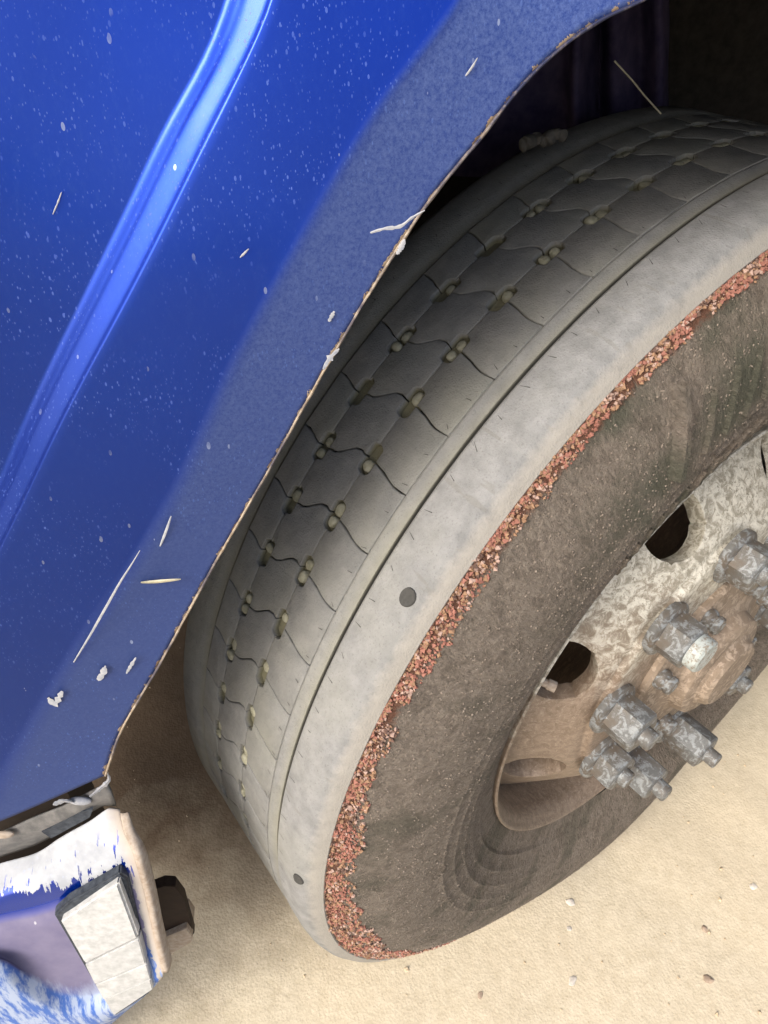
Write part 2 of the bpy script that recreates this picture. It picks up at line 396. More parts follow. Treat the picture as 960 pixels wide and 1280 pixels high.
# ------------------------------------------------------------------ ground
rnd = random.Random(4)
def gz(x, y):
    n = noise.noise(Vector((x * 2.2, y * 2.2, 0))) * .006 + noise.noise(Vector((x * 9, y * 9, 3))) * .0035 + noise.noise(Vector((x * 34, y * 34, 5))) * .0012
    f = max(0, min(1, (5 - max(abs(x), abs(y))) / 2)); return n * f - .003
vs, fs = [], []
xs = [-900, -200, -50, -12, -5] + [-2.4 + i * .02 for i in range(201)] + [5, 12, 50, 200, 900]
ys = [-900, -200, -50, -12, -5] + [-2.4 + i * .02 for i in range(201)] + [5, 12, 50, 200, 900]
for y in ys:
    for x in xs: vs.append((x, y, gz(x, y)))
n = len(xs)
for j in range(len(ys) - 1):
    for i in range(n - 1): a = j * n + i; fs.append((a, a + 1, a + n + 1, a + n))
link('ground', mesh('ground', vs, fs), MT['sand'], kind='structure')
bm = bmesh.new()
for k in range(600):
    x = rnd.gauss(.0, .55); y = rnd.gauss(.15, .5); s = rnd.choice((.0010, .0015, .0015, .002, .003)) * rnd.uniform(.7, 1.3)
    chip(bm, Vector((x, y, gz(x, y) + s * .3)), s, rnd)
me = from_bm('gravel', bm, False); link('gravel', me, plain('sand_grains', (.36, .27, .17), (.60, .50, .36), 400), kind='stuff')

def stone(px, py, s, mat, label, group=None, squash=.42):
    p = atz(px, py); bm = bmesh.new(); bmesh.ops.create_icosphere(bm, subdivisions=2, radius=s)
    sd_ = rnd.uniform(0, 50)
    for v in bm.verts:
        v.co *= 1 + .75 * noise.noise(v.co / s * .9 + Vector((sd_, 0, 0))); v.co.z *= squash; v.co.x *= 1.25
    me = from_bm('stone', bm, True, 30); o = link('stone', me, mat)
    o.location = (p.x, p.y, gz(p.x, p.y) + s * .12); o.rotation_euler = (0, 0, rnd.uniform(0, 6)); o['label'] = label; o['category'] = 'stone'
    if group: o['group'] = group
G = 'small stones lying on the sand'
stone(714, 1127, .0055, MT['stone'], 'small white stone on sand just below the tyre sidewall', G)
stone(712, 1160, .004, MT['stone'], 'tiny white stone on sand, lower one of the pair below the tyre', G)
stone(886, 1224, .006, MT['stone_dark'], 'brownish pink stone, largest on the sand near the lower right corner', G)
stone(942, 1108, .0055, MT['stone'], 'white stone on sand close to the right edge of the picture', G)
stone(882, 1160, .0045, MT['stone_dark'], 'small dull brown stone on sand right of the white stones', G)
stone(716, 1225, .005, MT['stone'], 'white stone on open sand near the bottom edge, right of centre', G)
stone(600, 1244, .0035, MT['stone_dark'], 'small brown stone on sand nearest the bottom of the tyre', G)

# ------------------------------------------------------------------ the truck
truck = empty('truck', (0, 0, 0)); truck['label'] = 'dusty blue truck with scratched fender, peeling bumper and bald muddy front tyre turned outward'; truck['category'] = 'truck'

# ---- wheel (turned outward 30 degrees)
H = .515; R0 = .522
wheel = empty('wheel', (0, 0, H), R(30), truck)
wheel['label'] = 'steered front wheel with worn dusty tyre and mud-caked steel rim'
def th(phi): return 30 - phi            # photo-fit angle -> angle from the top, forward positive
def squash(v, t):
    a = v.copy()
    d = max(0.0, 1 - abs((t - math.pi)) / R(38))
    if v.y > .09 and abs(v.y) < .2 and (v.x**2 + v.z**2) < .5**2: a.y += .010 * d * d * (3 - 2 * d) * min(1, (v.y - .09) / .04)
    if a.z < -H + .001: a.z = -H + .001
    return a
bev = .0012
side = [(.5023, .1203), (.4985, .1215), (.4965, .1245), (.490, .1278), (.480, .1335), (.470, .138), (.460, .1432), (.450, .1468), (.440, .1490), (.428, .1508), (.416, .1520), (.404, .1525), (.398, .1526), (.395, .1534), (.391, .1522), (.382, .1512), (.379, .1518), (.375, .1500), (.366, .1478), (.363, .1482), (.359, .1456), (.350, .1420), (.347, .1420), (.343, .1390), (.333, .1345), (.330, .1345), (.327, .1312), (.315, .127), (.306, .1245), (.300, .1215)]
prof = [(R0 - .0068, .014), (R0 - .0068, .0560), (R0 - .0012, .0585), (R0 - .0008, .0600), (R0 - .0030, .0685), (R0 - .0036, .0698), (R0 - .0080, .0705), (R0 - .0080, .0735), (R0 - .0015, .0745), (R0 - .0002, .0765), (R0, .080), (R0, .095), (R0 - .0012, .104), (R0 - .004, .111), (R0 - .0085, .1165), (R0 - .014, .1192), (.5045, .1210)] + side
prof_in = [(R0 - .0068, -.014), (R0 - .0068, -.0590), (R0 - .0012, -.0612), (R0 - .0068, -.0619), (R0 - .0068, -.0643), (R0 - .0036, -.0655), (R0 - .0028, -.0685), (R0 - .0008, -.0745), (R0, -.078), (R0, -.100), (R0 - .003, -.108), (R0 - .010, -.1165), (.5035, -.1215)] + [(r, -y) for r, y in side]
prof_all = prof_in[::-1] + prof
tyre = link('tyre', lathe('tyre', prof_all, 720, 28, fn=squash), MT['rubber'], wheel)

# ---- tread blocks
NP = 67; PITCH = 2 * math.pi / NP
phA, phB = .459 - .004, .5235 - .004
yA, yB, yO, yI = .0142, -.0314, .0580, -.0608
PL, PW = .0112, .0062       # half length, half width of a pit
def cyl(s, y, h):
    t = s / R0; r = R0 + h; return Vector((r * math.sin(t), y, r * math.cos(t)))
def block_mesh(kind, rn):
    """outline in (s, y); s runs with theta (forward). block between pit n (s=0) and pit n+1 (s=+P)"""
    P = PITCH * R0; g = .00042
    def sip(pts, s0, sg):      # lateral sipe edge, with slight wander
        return [(s0 + s + sg * g * rn.uniform(.6, 1.9), y) for s, y in pts]
    def row_edge(y0, sgn, s_start, s_end):   # along a pit row from s_start to s_end, block lies at y = y0 + sgn*...
        e = g * .9
        return [(s_start + PL * .86, y0 + sgn * PW * .98), (s_start + PL, y0 + sgn * PW * .72), (s_start + PL + .0016, y0 + sgn * e),
                (s_start + (s_end - s_start) * .5, y0 + sgn * e * rn.uniform(.5, 1.8)),
                (s_end - PL - .0016, y0 + sgn * e), (s_end - PL, y0 + sgn * PW * .72), (s_end - PL * .86, y0 + sgn * PW * .98)]
    c = R0 * math.pi / 180
    if kind == 'outer':
        lat = [(0, yA + PW), (.10 * c, yA + .012), (.22 * c, yA + .018), (.42 * c, yA + .025), (.55 * c, yA + .031), (.56 * c, yA + .037), (.50 * c, yO)]
        a = sip(lat, 0, 1); b = sip(lat, P, -1)
        top = row_edge(yA, 1, 0, P)
        pts = top + b + a[::-1]
    elif kind == 'inner':
        lat = [(0, yB - PW), (-.12 * c, yB - .011), (-.33 * c, yB - .016), (-.50 * c, yB - .023), (-.50 * c, yI)]
        a = sip(lat, 0, 1); b = sip(lat, P, -1)
        top = row_edge(yB, -1, 0, P)
        pts = (top + b + a[::-1])[::-1]
    else:
        # between row A (pits at s=0,P) and row B (pits at s=D, D+P)
        D = 1.43 * c
        lat = [(0, yA - PW), (-.12 * c, yA - .011), (.02 * c, yA - .017), (.45 * c, yA - .022), (.95 * c, yA - .027), (1.32 * c, yA - .032), (1.43 * c, yB + PW)]
        a = sip(lat, 0, 1); b = sip(lat, P, -1)
        ra = row_edge(yA, -1, 0, P); rb = row_edge(yB, 1, D, D + P)
        pts = ra + b + rb[::-1] + a[::-1]
        pts = pts[::-1]
    bm = bmesh.new()
    # rings: skirt bottom, bevel start, top inset
    cs = sum(p[0] for p in pts) / len(pts); cy = sum(p[1] for p in pts) / len(pts)
    n = len(pts); nor = []
    area = sum(pts[i][0] * pts[(i + 1) % n][1] - pts[(i + 1) % n][0] * pts[i][1] for i in range(n))
    sg = 1 if area > 0 else -1
    for i in range(n):
        p, q = pts[i - 1], pts[(i + 1) % n]; dx, dy = q[0] - p[0], q[1] - p[1]; L = math.hypot(dx, dy) + 1e-9
        nor.append((-dy / L * sg, dx / L * sg))
    rings = []
    for off, h in ((0, -.0072), (0, -.0009), (.0003, -.0003), (.0010, 0)):
        rings.append([bm.verts.new(cyl(p[0] + nn[0] * off, p[1] + nn[1] * off, h)) for p, nn in zip(pts, nor)])
    for u, v in zip(rings, rings[1:]):
        for k in range(n): bm.faces.new((u[k], u[(k + 1) % n], v[(k + 1) % n], v[k]))
    f = bm.faces.new(rings[-1]); f.normal_update()
    bmesh.ops.triangulate(bm, faces=[f], quad_method='BEAUTY', ngon_method='EAR_CLIP')
    bm.verts.ensure_lookup_table()
    bmesh.ops.recalc_face_normals(bm, faces=bm.faces)
    if sum((fc.normal.dot(fc.calc_center_median() * Vector((1, 0, 1)))) * fc.calc_area() for fc in bm.faces if abs(fc.normal.y) < .3) < 0:
        bmesh.ops.reverse_faces(bm, faces=bm.faces)
    me = bpy.data.meshes.new('tread_block'); bm.to_mesh(me); bm.free()
    me.polygons.foreach_set('use_smooth', [True] * len(me.polygons)); me.set_sharp_from_angle(angle=R(50))
    me.materials.append(MT['block']); return me
rb = random.Random(11)
for kind, ph0 in (('outer', phA), ('middle', phA), ('inner', phB)):
    var = [block_mesh(kind, rb) for _ in range(6)]
    for i in range(NP):
        o = bpy.data.objects.new('tread_block', var[rb.randrange(6)]); COL.objects.link(o); o.parent = wheel
        # pit i sits at phi = ph0 - i*PITCH  ->  theta = 30deg - phi
        tt = (R(30) - (ph0 - i * PITCH)) % (2 * math.pi)
        o.rotation_euler = (0, tt, 0)
        # blocks in the contact patch are pressed in by the ground
        if abs(tt + PITCH / 2 - math.pi) < R(11): 
            d = H / math.cos(tt + PITCH / 2 - math.pi) - R0
            if d < .0: o.scale = (1 + d / R0, 1, 1 + d / R0)
# olive dirt lodged in the pits, two rounded lumps in each
bm = bmesh.new()
for y0, ph0 in ((yA, phA), (yB, phB)):
    for i in range(NP):
        t0 = R(30) - (ph0 - i * PITCH)
        if math.cos(t0) < -.95: continue
        for sgn in (-1, 1):
            if rb.random() < (.10 if sgn < 0 else .38): continue
            a_, b_ = PL * rb.uniform(.34, .50), PW * rb.uniform(.55, .88); top = -rb.uniform(.0002, .0016) - (.0012 if sgn < 0 else 0); s0 = t0 * R0 + sgn * PL * .47
            rr = []
            for f, h in ((1, -.0068), (1, top - .0016), (.88, top - .0006), (.6, top)):
                rr.append([bm.verts.new(cyl(s0 + a_ * f * math.copysign(abs(math.cos(6.28318 * k / 10)) ** .8, math.cos(6.28318 * k / 10)), y0 + b_ * f * math.sin(6.28318 * k / 10), h + (rb.uniform(-.0003, .0003) if f < 1 else 0))) for k in range(10)])
            for u_, v_ in zip(rr, rr[1:]):
                for k in range(10): bm.faces.new((u_[k], u_[(k + 1) % 10], v_[(k + 1) % 10], v_[k]))
            bm.faces.new(rr[-1])
link('lodged_dirt', from_bm('lodged_dirt', bm), MT['olive'], wheel, kind='stuff')
# pale dust lines packed in the seams between the pits
bm = bmesh.new()
for y0, ph0 in ((yA, phA), (yB, phB)):
    for i in range(NP):
        t0 = R(30) - (ph0 - i * PITCH); P = PITCH * R0
        if math.cos(t0) < -.95: continue
        a = t0 * R0 + PL + .001; b = t0 * R0 + P - PL - .001
        prev = None
        for k in range(7):
            s = a + (b - a) * k / 6; wv = .0009 * (1 + .5 * rb.uniform(-1, 1)); q = [cyl(s, y0 - wv, -.0016), cyl(s, y0, -.0009), cyl(s, y0 + wv, -.0016)]
            q = [bm.verts.new(x) for x in q]
            if prev: bm.faces.new((prev[0], prev[1], q[1], q[0])); bm.faces.new((prev[1], prev[2], q[2], q[1]))
            prev = q
link('packed_dust', from_bm('packed_dust', bm), MT['seam'], wheel, kind='stuff')
# short edge nicks on both sides of the two straight grooves
bm = bmesh.new()
for i in range(NP * 2):
    for yc, ln, lift in ((.0830, .0050, 0), (.0540, .0035, 0), (-.0815, .0035, 0)):
        t0 = R(30) - (phA - i * PITCH / 2) + rb.uniform(-.006, .006); s = t0 * R0; 
        if math.cos(t0) < -.95: continue
        L = ln * rb.uniform(.5, 1.1); sl = rb.uniform(-.25, .5) * L; wd = .00032
        q = [bm.verts.new(cyl(s - sl - wd * .4, yc - L, .00012)), bm.verts.new(cyl(s - sl + wd * .4, yc - L, .00012)), bm.verts.new(cyl(s + sl + wd, yc + L * .4, .0002)), bm.verts.new(cyl(s + sl - wd, yc + L * .4, .0002))]
        bm.faces.new(q)
link('edge_nicks', from_bm('edge_nicks', bm, False), MT['dark_rubber'], wheel, kind='stuff')
# oval wear holes on the outer shoulder
def oval(phi, y, a=.0062, b=.0052):
    bm = bmesh.new(); t0 = R(30 - phi); rr = []
    for k in range(20):
        an = 6.28318 * k / 20; ds = a * math.cos(an); dy = b * math.sin(an); yy = y + dy
        dr = 0 if yy < .104 else -(yy - .104) * .42
        rr.append((ds, yy, dr))
    for f, h in ((1.12, .00015), (1.0, .0006), (.9, .0002), (.0, -.0001)):
        pass
    rings = [[bm.verts.new(cyl(t0 * R0 + ds * f, y + (yy - y) * f, -.0006 + dr + h)) for ds, yy, dr in rr] for f, h in ((1.12, -.0004), (1.04, .0007), (.95, .0006), (.85, .0005))]
    for u, v in zip(rings, rings[1:]):
        for k in range(20): bm.faces.new((u[k], u[(k + 1) % 20], v[(k + 1) % 20], v[k]))
    bm.faces.new(rings[-1]); link('wear_mark', from_bm('wear_mark', bm), MT['scar'], wheel)
oval(-23.1, .1040); oval(-55.4, .1065, .006, .0045)

# ---- crumbled red edge between tread shoulder and sidewall
bms = {k: bmesh.new() for k in ('crumb_red', 'crumb_rust', 'crumb_pink', 'crumb_dark')}
rc = random.Random(5)
def side_pt(r):
    for (r1, y1), (r2, y2) in zip(side, side[1:]):
        if r2 <= r <= r1: return y1 + (y2 - y1) * (r1 - r) / (r1 - r2 + 1e-9)
    return .125
for k in range(19000):
    t = rc.uniform(0, 2 * math.pi)
    if abs(t - math.pi) < R(9): continue
    phi = 30 - math.degrees(t); phi = (phi + 180) % 360 - 180
    nz = noise.noise(Vector((t * 9, 1.3, 0))) + .6 * noise.noise(Vector((t * 34, 7, 0)))
    base = .0215 if phi < -58 else (.0215 - .0095 * min(1, (phi + 58) / 22) if phi < -36 else .012 - .0045 * min(1, (phi + 36) / 40))
    wd = base * (1 + .55 * nz)
    wd = max(.003, wd)
    if phi > -40 and noise.noise(Vector((t * 16, 11, 0))) < -.28: wd = .002
    f = rc.random() ** .9
    r = .5035 - wd * f * 1.15 - (0 if f < .8 else rc.uniform(0, .0025))
    s = rc.choice((.0007, .001, .0013, .0016, .0021)) * rc.uniform(.8, 1.25)
    y = side_pt(min(r, .502)) + s * .35 if r < .502 else .1203
    hue = noise.noise(Vector((t * 22, r * 60, 0))) + rc.uniform(-.45, .45)
    key = 'crumb_red' if hue > .08 else ('crumb_rust' if hue > -.30 else ('crumb_pink' if rc.random() < .45 else 'crumb_dark'))
    if rc.random() < .08: key = 'crumb_pink'
    chip(bms[key], Vector((r * math.sin(t), y, r * math.cos(t))), s, rc)
big = bmesh.new(); me = bpy.data.meshes.new('crumbled_edge')
keys = list(bms)
for idx, k in enumerate(keys):
    tmp = bpy.data.meshes.new('tmp'); bms[k].to_mesh(tmp); bms[k].free()
    n0 = len(big.faces); big.from_mesh(tmp); big.faces.ensure_lookup_table()
    for f in big.faces[n0:]: f.material_index = idx
    bpy.data.meshes.remove(tmp)
bmesh.ops.recalc_face_normals(big, faces=big.faces); big.to_mesh(me); big.free()
for k in keys: me.materials.append(MT[k])
link('crumbled_edge', me, None, wheel, kind='stuff', label='ragged strip of red and rust-coloured rubber crumbs round the shoulder edge')

# ---- mud crumbs and raised marks on the sidewall
bm = bmesh.new()
for k in range(14000):
    t = rc.uniform(0, 2 * math.pi); r = .32 + .172 * math.sqrt(rc.random()); s = rc.uniform(.0004, .0012)
    if abs(t - math.pi) < R(10) and r > .47: continue
    y = side_pt(r); chip(bm, squash(Vector((r * math.sin(t), y + s * .15, r * math.cos(t))), t), s, rc, .6)
link('dried_mud', from_bm('dried_mud', bm, False), plain('dried_mud', (.17, .143, .118), (.27, .23, .19), 90, .95, .5, .1), wheel, kind='stuff')
def sidebar(phi1, r1, phi2, r2, wd=.0022, hgt=.0012, name='moulded_rib'):
    wd *= 1.25; hgt *= 2.1; bm = bmesh.new(); prev = None
    for k in range(9):
        f = k / 8; ph = phi1 + (phi2 - phi1) * f; r = r1 + (r2 - r1) * f; t = R(30 - ph)
        y = side_pt(r); c = Vector((r * math.sin(t), y, r * math.cos(t)))
        ph2 = phi1 + (phi2 - phi1) * (f + .01); r2_ = r1 + (r2 - r1) * (f + .01); t2 = R(30 - ph2)
        d = (Vector((r2_ * math.sin(t2), y, r2_ * math.cos(t2))) - c).normalized(); n_ = Vector((0, 1, 0)); b = d.cross(n_).normalized()
        q = [bm.verts.new(c + b * wd - n_ * .001), bm.verts.new(c + b * wd * .5 + n_ * hgt), bm.verts.new(c - b * wd * .5 + n_ * hgt), bm.verts.new(c - b * wd - n_ * .001)]
        if prev:
            for j in range(3): bm.faces.new((prev[j], prev[j + 1], q[j + 1], q[j]))
        prev = q
    link(name, from_bm(name, bm), MT['rubber'], wheel)
# worn raised frame with slanting hatch bars
sidebar(2.5, .478, -1.5, .415, .0045, .0042); sidebar(5, .385, 26, .392, .0016, .001)
for k in range(9):
    sidebar(1.5 + k * 2.6, .345 + .002 * (k % 2), 3.4 + k * 2.6, .378, .0014, .0018)
for k in range(6):
    sidebar(-1 - k * 2.2, .345, 1.0 - k * 2.2, .372, .0012, .0014)
for k in range(5):
    sidebar(3 + k * 3.1, .405, 5.5 + k * 3.1, .455, .0016, .0017)

# ---- rim
ring_prof = [(.2800, .060), (.2835, .075), (.2850, .100), (.2880, .113), (.2925, .1185), (.2955, .1225), (.2975, .1265), (.2995, .1272), (.3008, .1255), (.3000, .1220), (.2960, .1170), (.2900, .105), (.2880, .060), (.2880, -.12), (.3000, -.125), (.2960, -.127), (.2830, -.115), (.2800, -.02)]
link('rim_barrel', lathe('rim_barrel', ring_prof, 240, 50, closed=True), MT['rim'], wheel)
dp = [(.2815, .070), (.275, .0755), (.266, .0830), (.256, .0915), (.246, .1000), (.236, .1085), (.226, .1165), (.216, .1245), (.207, .1315), (.199, .1370), (.192, .1400), (.189, .1405), (.187, .1415), (.1855, .1450), (.184, .1470), (.181, .1480), (.174, .1482), (.150, .1482), (.130, .1482), (.116, .1482)]
def disc_mesh():
    # subdivide radially
    pr = []
    for (a, b), (c, d) in zip(dp, dp[1:]):
        k = max(1, int((a - c) / .0045)); pr += [(a + (c - a) * q / k, b + (d - b) * q / k) for q in range(k)]
    pr.append(dp[-1]); m = len(pr); n = 288; vs = []; fs = []
    holes = [30 - (7 - 45 * k) for k in range(8)]; hr, hy = .232, .1118; rad = .0360
    slope = math.atan2(.1165 - .1000, .246 - .226)
    def hp(r, t):          # distance in the disc surface from the nearest hole centre
        best = 9; bh = None
        for h_ in holes:
            d = (t - R(h_) + math.pi) % (2 * math.pi) - math.pi
            ds = d * hr; dr = (r - hr) / math.cos(slope); q = math.hypot(ds, dr)
            if q < best: best = q; bh = (ds, dr, h_)
        return best, bh
    from bisect import bisect
    def yof(r):
        for (a, b), (c, d) in zip(dp, dp[1:]):
            if c <= r <= a: return b + (d - b) * (a - r) / (a - c)
        return dp[0][1]
    keep = {}
    for i in range(n):
        t = 2 * math.pi * i / n
        for (r, y) in pr:
            q, bh = hp(r, t)
            lip = 0
            vs.append([r, t, q, bh])
    for i in range(n):
        j = (i + 1) % n
        for k in range(m - 1):
            ids = (i * m + k, i * m + k + 1, j * m + k + 1, j * m + k)
            if sum(vs[x][2] < rad for x in ids) >= 3: continue
            fs.append(ids)
    used = {x for f in fs for x in f}
    out = []
    # push boundary points on to the circle
    for x, (r, t, q, bh) in enumerate(vs):
        if q < rad + .0022 and x in used and (q < rad or q < rad + .0022):
            # only those next to a removed face
            i, k = divmod(x, m)
            near = False
            for di in (-1, 0, 1):
                for dk in (-1, 0, 1):
                    kk = k + dk
                    if 0 <= kk < m and vs[((i + di) % n) * m + kk][2] < rad - .001: near = True
            if near or q < rad:
                f = rad / max(q, 1e-6); ds, dr = bh[0] * f, bh[1] * f
                t = R(bh[2]) + ds / hr; r = hr + dr * math.cos(slope)
        out.append(Vector((r * math.sin(t), yof(r), r * math.cos(t))))
    me = mesh('rim_disc', out, fs)
    bm = bmesh.new(); bm.from_mesh(me); bmesh.ops.delete(bm, geom=[v for v in bm.verts if not v.link_faces], context='VERTS')
    bmesh.ops.recalc_face_normals(bm, faces=bm.faces)
    if sum(f.normal.y for f in bm.faces) < 0: bmesh.ops.reverse_faces(bm, faces=bm.faces)
    bm.to_mesh(me); bm.free(); me.polygons.foreach_set('use_smooth', [True] * len(me.polygons)); return me
d = solid(link('rim_disc', disc_mesh(), MT['rim'], wheel), .021, -1)
bv = d.modifiers.new('bevel', 'BEVEL'); bv.width = .0016; bv.segments = 2; bv.limit_method = 'ANGLE'; bv.angle_limit = R(60)
link('brake_drum', lathe('brake_drum', [(.0, .040), (.17, .040), (.205, .030), (.212, .015), (.212, -.10), (.18, -.13), (0, -.13)], 96), MT['drum'], wheel)
# valve stem
bm = bmesh.new(); ph = -39
def wp(phi, r, y): t = R(30 - phi); return Vector((r * math.sin(t), y, r * math.cos(t)))
tube(bm, [wp(-40, .276, .060), wp(-40, .270, .085), wp(-40, .258, .104), wp(-40, .250, .114)], [.0045, .0042, .0042, .0042], 10)
tube(bm, [wp(-40, .2515, .112), wp(-40, .247, .119)], [.0055, .0055], 10)
link('valve_stem', from_bm('valve_stem', bm), MT['beige'], wheel)
# hub
link('hub', lathe('hub', [(.1205, .140), (.1205, .1525), (.117, .1560), (.106, .1575), (.098, .158), (.078, .160), (.070, .164), (.068, .172), (.066, .178), (.062, .180), (.050, .181), (.046, .184), (.044, .190), (.040, .193), (.0, .194)], 120, 30), MT['hub'], wheel)
# wheel nuts: flange, hexagon, stud end
def nut_mesh(hh, stud, hexr=.0258, fl=.0315, sq=False):
    bm = bmesh.new(); sides = 6
    def ring(r, y, n=24): return [bm.verts.new((r * math.sin(6.28318 * k / n), y, r * math.cos(6.28318 * k / n))) for k in range(n)]
    def conn(u, v):
        for k in range(len(u)): bm.faces.new((u[k], u[(k + 1) % len(u)], v[(k + 1) % len(u)], v[k]))
    rs = [ring(fl * .98, -.003), ring(fl, .001), ring(fl, .0035), ring(fl * .93, .0055), ring(hexr * .9, .0075)]
    for u, v in zip(rs, rs[1:]): conn(u, v)
    bm.faces.new(rs[-1])
    def hexring(f, y):
        out = []
        for k in range(24):
            a = 6.28318 * k / 24; w_ = (a % (math.pi / 3)) - math.pi / 6; r = hexr * math.cos(math.pi / 6) / math.cos(w_); r = min(r, hexr * .97)
            out.append(bm.verts.new((r * f * math.sin(a), y, r * f * math.cos(a))))
        return out
    hs = [hexring(1, .005), hexring(1, hh - .0025), hexring(.94, hh - .0008), hexring(.84, hh)]
    for u, v in zip(hs, hs[1:]): conn(u, v)
    bm.faces.new(hs[-1])
    ss = [ring(.0108, hh - .001, 16), ring(.0108, hh + stud - .002, 16), ring(.009, hh + stud, 16)]
    for u, v in zip(ss, ss[1:]): conn(u, v)
    bm.faces.new(ss[-1])
    return from_bm('wheel_nut', bm, True, 30)
rn = random.Random(3)
spec_ = {0: (.032, .008), 1: (.034, .008), 2: (.040, .012), 3: (.032, .010), 4: (.048, .016), 5: (.056, .016)}
for k in range(10):
    hh, st = spec_.get(k, (.03, .012)); phi = 22 - 36 * k
    o = link('wheel_nut', nut_mesh(hh, st), MT['nut'], wheel); p = wp(phi, .1675, .1485)
    o.location = p; o.rotation_euler = (0, rn.uniform(0, 1), 0)
    if k == 1:
        # flat cap on this nut, its cyan-white highlight put into the colour
        bm = bmesh.new(); pts = []
        for a in range(24): an = 6.28318 * a / 24; pts.append((.0185 * math.sin(an), .0185 * math.cos(an)))
        r1 = [bm.verts.new((x, .0335, z)) for x, z in pts]; r2 = [bm.verts.new((x, .0455, z)) for x, z in pts]; r3 = [bm.verts.new((x * .85, .0475, z * .85)) for x, z in pts]
        for u, v in ((r1, r2), (r2, r3)):
            for j in range(24): bm.faces.new((u[j], u[(j + 1) % 24], v[(j + 1) % 24], v[j]))
        bm.faces.new(r3); c_ = link('nut_cap', from_bm('nut_cap', bm), MT['teal'], wheel, label='pale cap on a wheel nut, highlight painted in'); c_.location = p
for k in range(8):
    phi = 5 - 45 * k; o = link('hub_bolt', nut_mesh(.011, .005, .0105, .0125), MT['nut'], wheel); o.location = wp(phi, .104, .1580); o.rotation_euler = (0, rn.uniform(0, 1), 0)

# ------------------------------------------------------------------ fender
FO = .33
def L(pts, o): return [at(x, y, o) for x, y in pts]
LEAN = .15
def fo(z): return FO - LEAN * (z - .84)        # the fender leans inboard with height
def roll(z): return .35 * max(0.0, z - 1.03) ** 1.7        # and rolls back towards the cab above
def atf(x, y, off=0.0, k=1.0):
    d = RIGHT * ((x - 480) / FPX) + DOWN * ((y - 640) / FPX) + VIEW; p = None; o = off
    for _ in range(6):
        p = CAM + d * ((fo(CAM.z) + o - CAM.y) / (d.y + LEAN * d.z)); o = off - k * roll(p.z)
    return p
def LF(pts, off, k=1.0): return [atf(x, y, off, k) for x, y in pts]
# image-side control lines, extended in the truck's own coordinates
La = [(-210, 1075), (-80, 800), (0, 640), (60, 507), (150, 328), (230, 163), (308, 0)]
Lb = [(-195, 1080), (-65, 805), (14, 648), (80, 510), (175, 330), (256, 165), (333, 0)]
Lc = [(-20, 1022), (20, 945), (90, 823), (210, 632), (300, 440), (400, 260), (480, 128), (575, 0)]
Le = [(131, 970), (150, 915), (200, 828), (270, 700), (335, 587), (400, 470), (480, 335), (540, 245), (600, 172), (640, 120), (680, 77), (740, 30), (805, -2)]
def ext(row, off, more, k=1.0): return row + [Vector((f, fo(z) + off - k * roll(z), z)) for f, z in more]
rowE = ext(LF(Le, -.012), -.012, [(.19, 1.158), (.10, 1.170), (-.10, 1.172), (-.35, 1.14), (-.52, 1.02), (-.62, .85)])
rowC = ext(LF(Lc, 0), 0, [(.275, 1.188), (.18, 1.225), (.05, 1.240), (-.12, 1.240), (-.40, 1.20), (-.60, 1.05), (-.71, .85)])
rowC2 = ext(LF([(x - 13, y - 7) for x, y in Lc], 0), 0, [(.267, 1.196), (.175, 1.235), (.05, 1.250), (-.12, 1.250), (-.405, 1.21), (-.61, 1.055), (-.72, .85)])
rowC3 = ext(LF([(x + 14, y + 7) for x, y in Lc], -.0016), -.0016, [(.268, 1.181), (.178, 1.215), (.05, 1.230), (-.12, 1.230), (-.39, 1.19), (-.59, 1.045), (-.70, .85)])
rowB = ext(LF(Lb, -.002, .8), -.002, [(.325, 1.27), (.22, 1.335), (.05, 1.36), (-.12, 1.36), (-.45, 1.32), (-.70, 1.15), (-.83, .85)], .8)
rowA = ext(LF(La, -.0064, .7), -.0064, [(.335, 1.275), (.225, 1.345), (.05, 1.37), (-.12, 1.37), (-.455, 1.33), (-.71, 1.16), (-.84, .85)], .7)
rowA2 = [p + (p - q).normalized() * .0030 + Vector((0, -.0006, 0)) for p, q in zip(resample(rowA, 60), resample(rowB, 60))]
rowA3 = [p + (p - q).normalized() * .010 + Vector((0, -.0004, 0)) for p, q in zip(resample(rowA, 60), resample(rowB, 60))]
rowB2 = [q + (q - p).normalized() * .0030 + Vector((0, .0006, 0)) for p, q in zip(resample(rowA, 60), resample(rowB, 60))]
row0 = [(f, fo(z) + .065 - .5 * roll(z), z) for f, z in ((1.05, .62), (1.04, .80), (1.0, 1.0), (.95, 1.2), (.85, 1.5), (.5, 1.62), (0, 1.62), (-.6, 1.55), (-1.1, 1.3), (-1.2, .85))]
rows = [row0, rowA3, rowA2, rowA, rowB, rowB2, rowC2, rowC, rowC3, rowE]
# row index in uv: 5.85..6.12 is the crease beside the arch band -> rows 0..8 are remapped below
def ffn(p, u, v):
    q = p.copy()
    q.y += .0006 * noise.noise(q * 7)
    return q
me = loft('fender', rows, 260, [8, 6, 5, 6, 5, 10, 4, 4, 10], ffn)
uvl = me.uv_layers['uv'].data
mp = [0, 1.5, 2.6, 3.0, 3.5, 4.0, 5.8, 6.0, 6.12, 7.0]
for d_ in uvl:
    v = d_.uv[1]; k = min(8, int(v)); d_.uv[1] = mp[k] + (mp[k + 1] - mp[k]) * (v - k)
fender = solid(link('fender', me, MT['paint'], truck, label='dusty scratched blue fender over the front wheel'), .0022, -1)
# normals must face outboard
me.calc_loop_triangles()
if sum(p.normal.y * p.area for p in me.polygons) < 0: me.flip_normals()
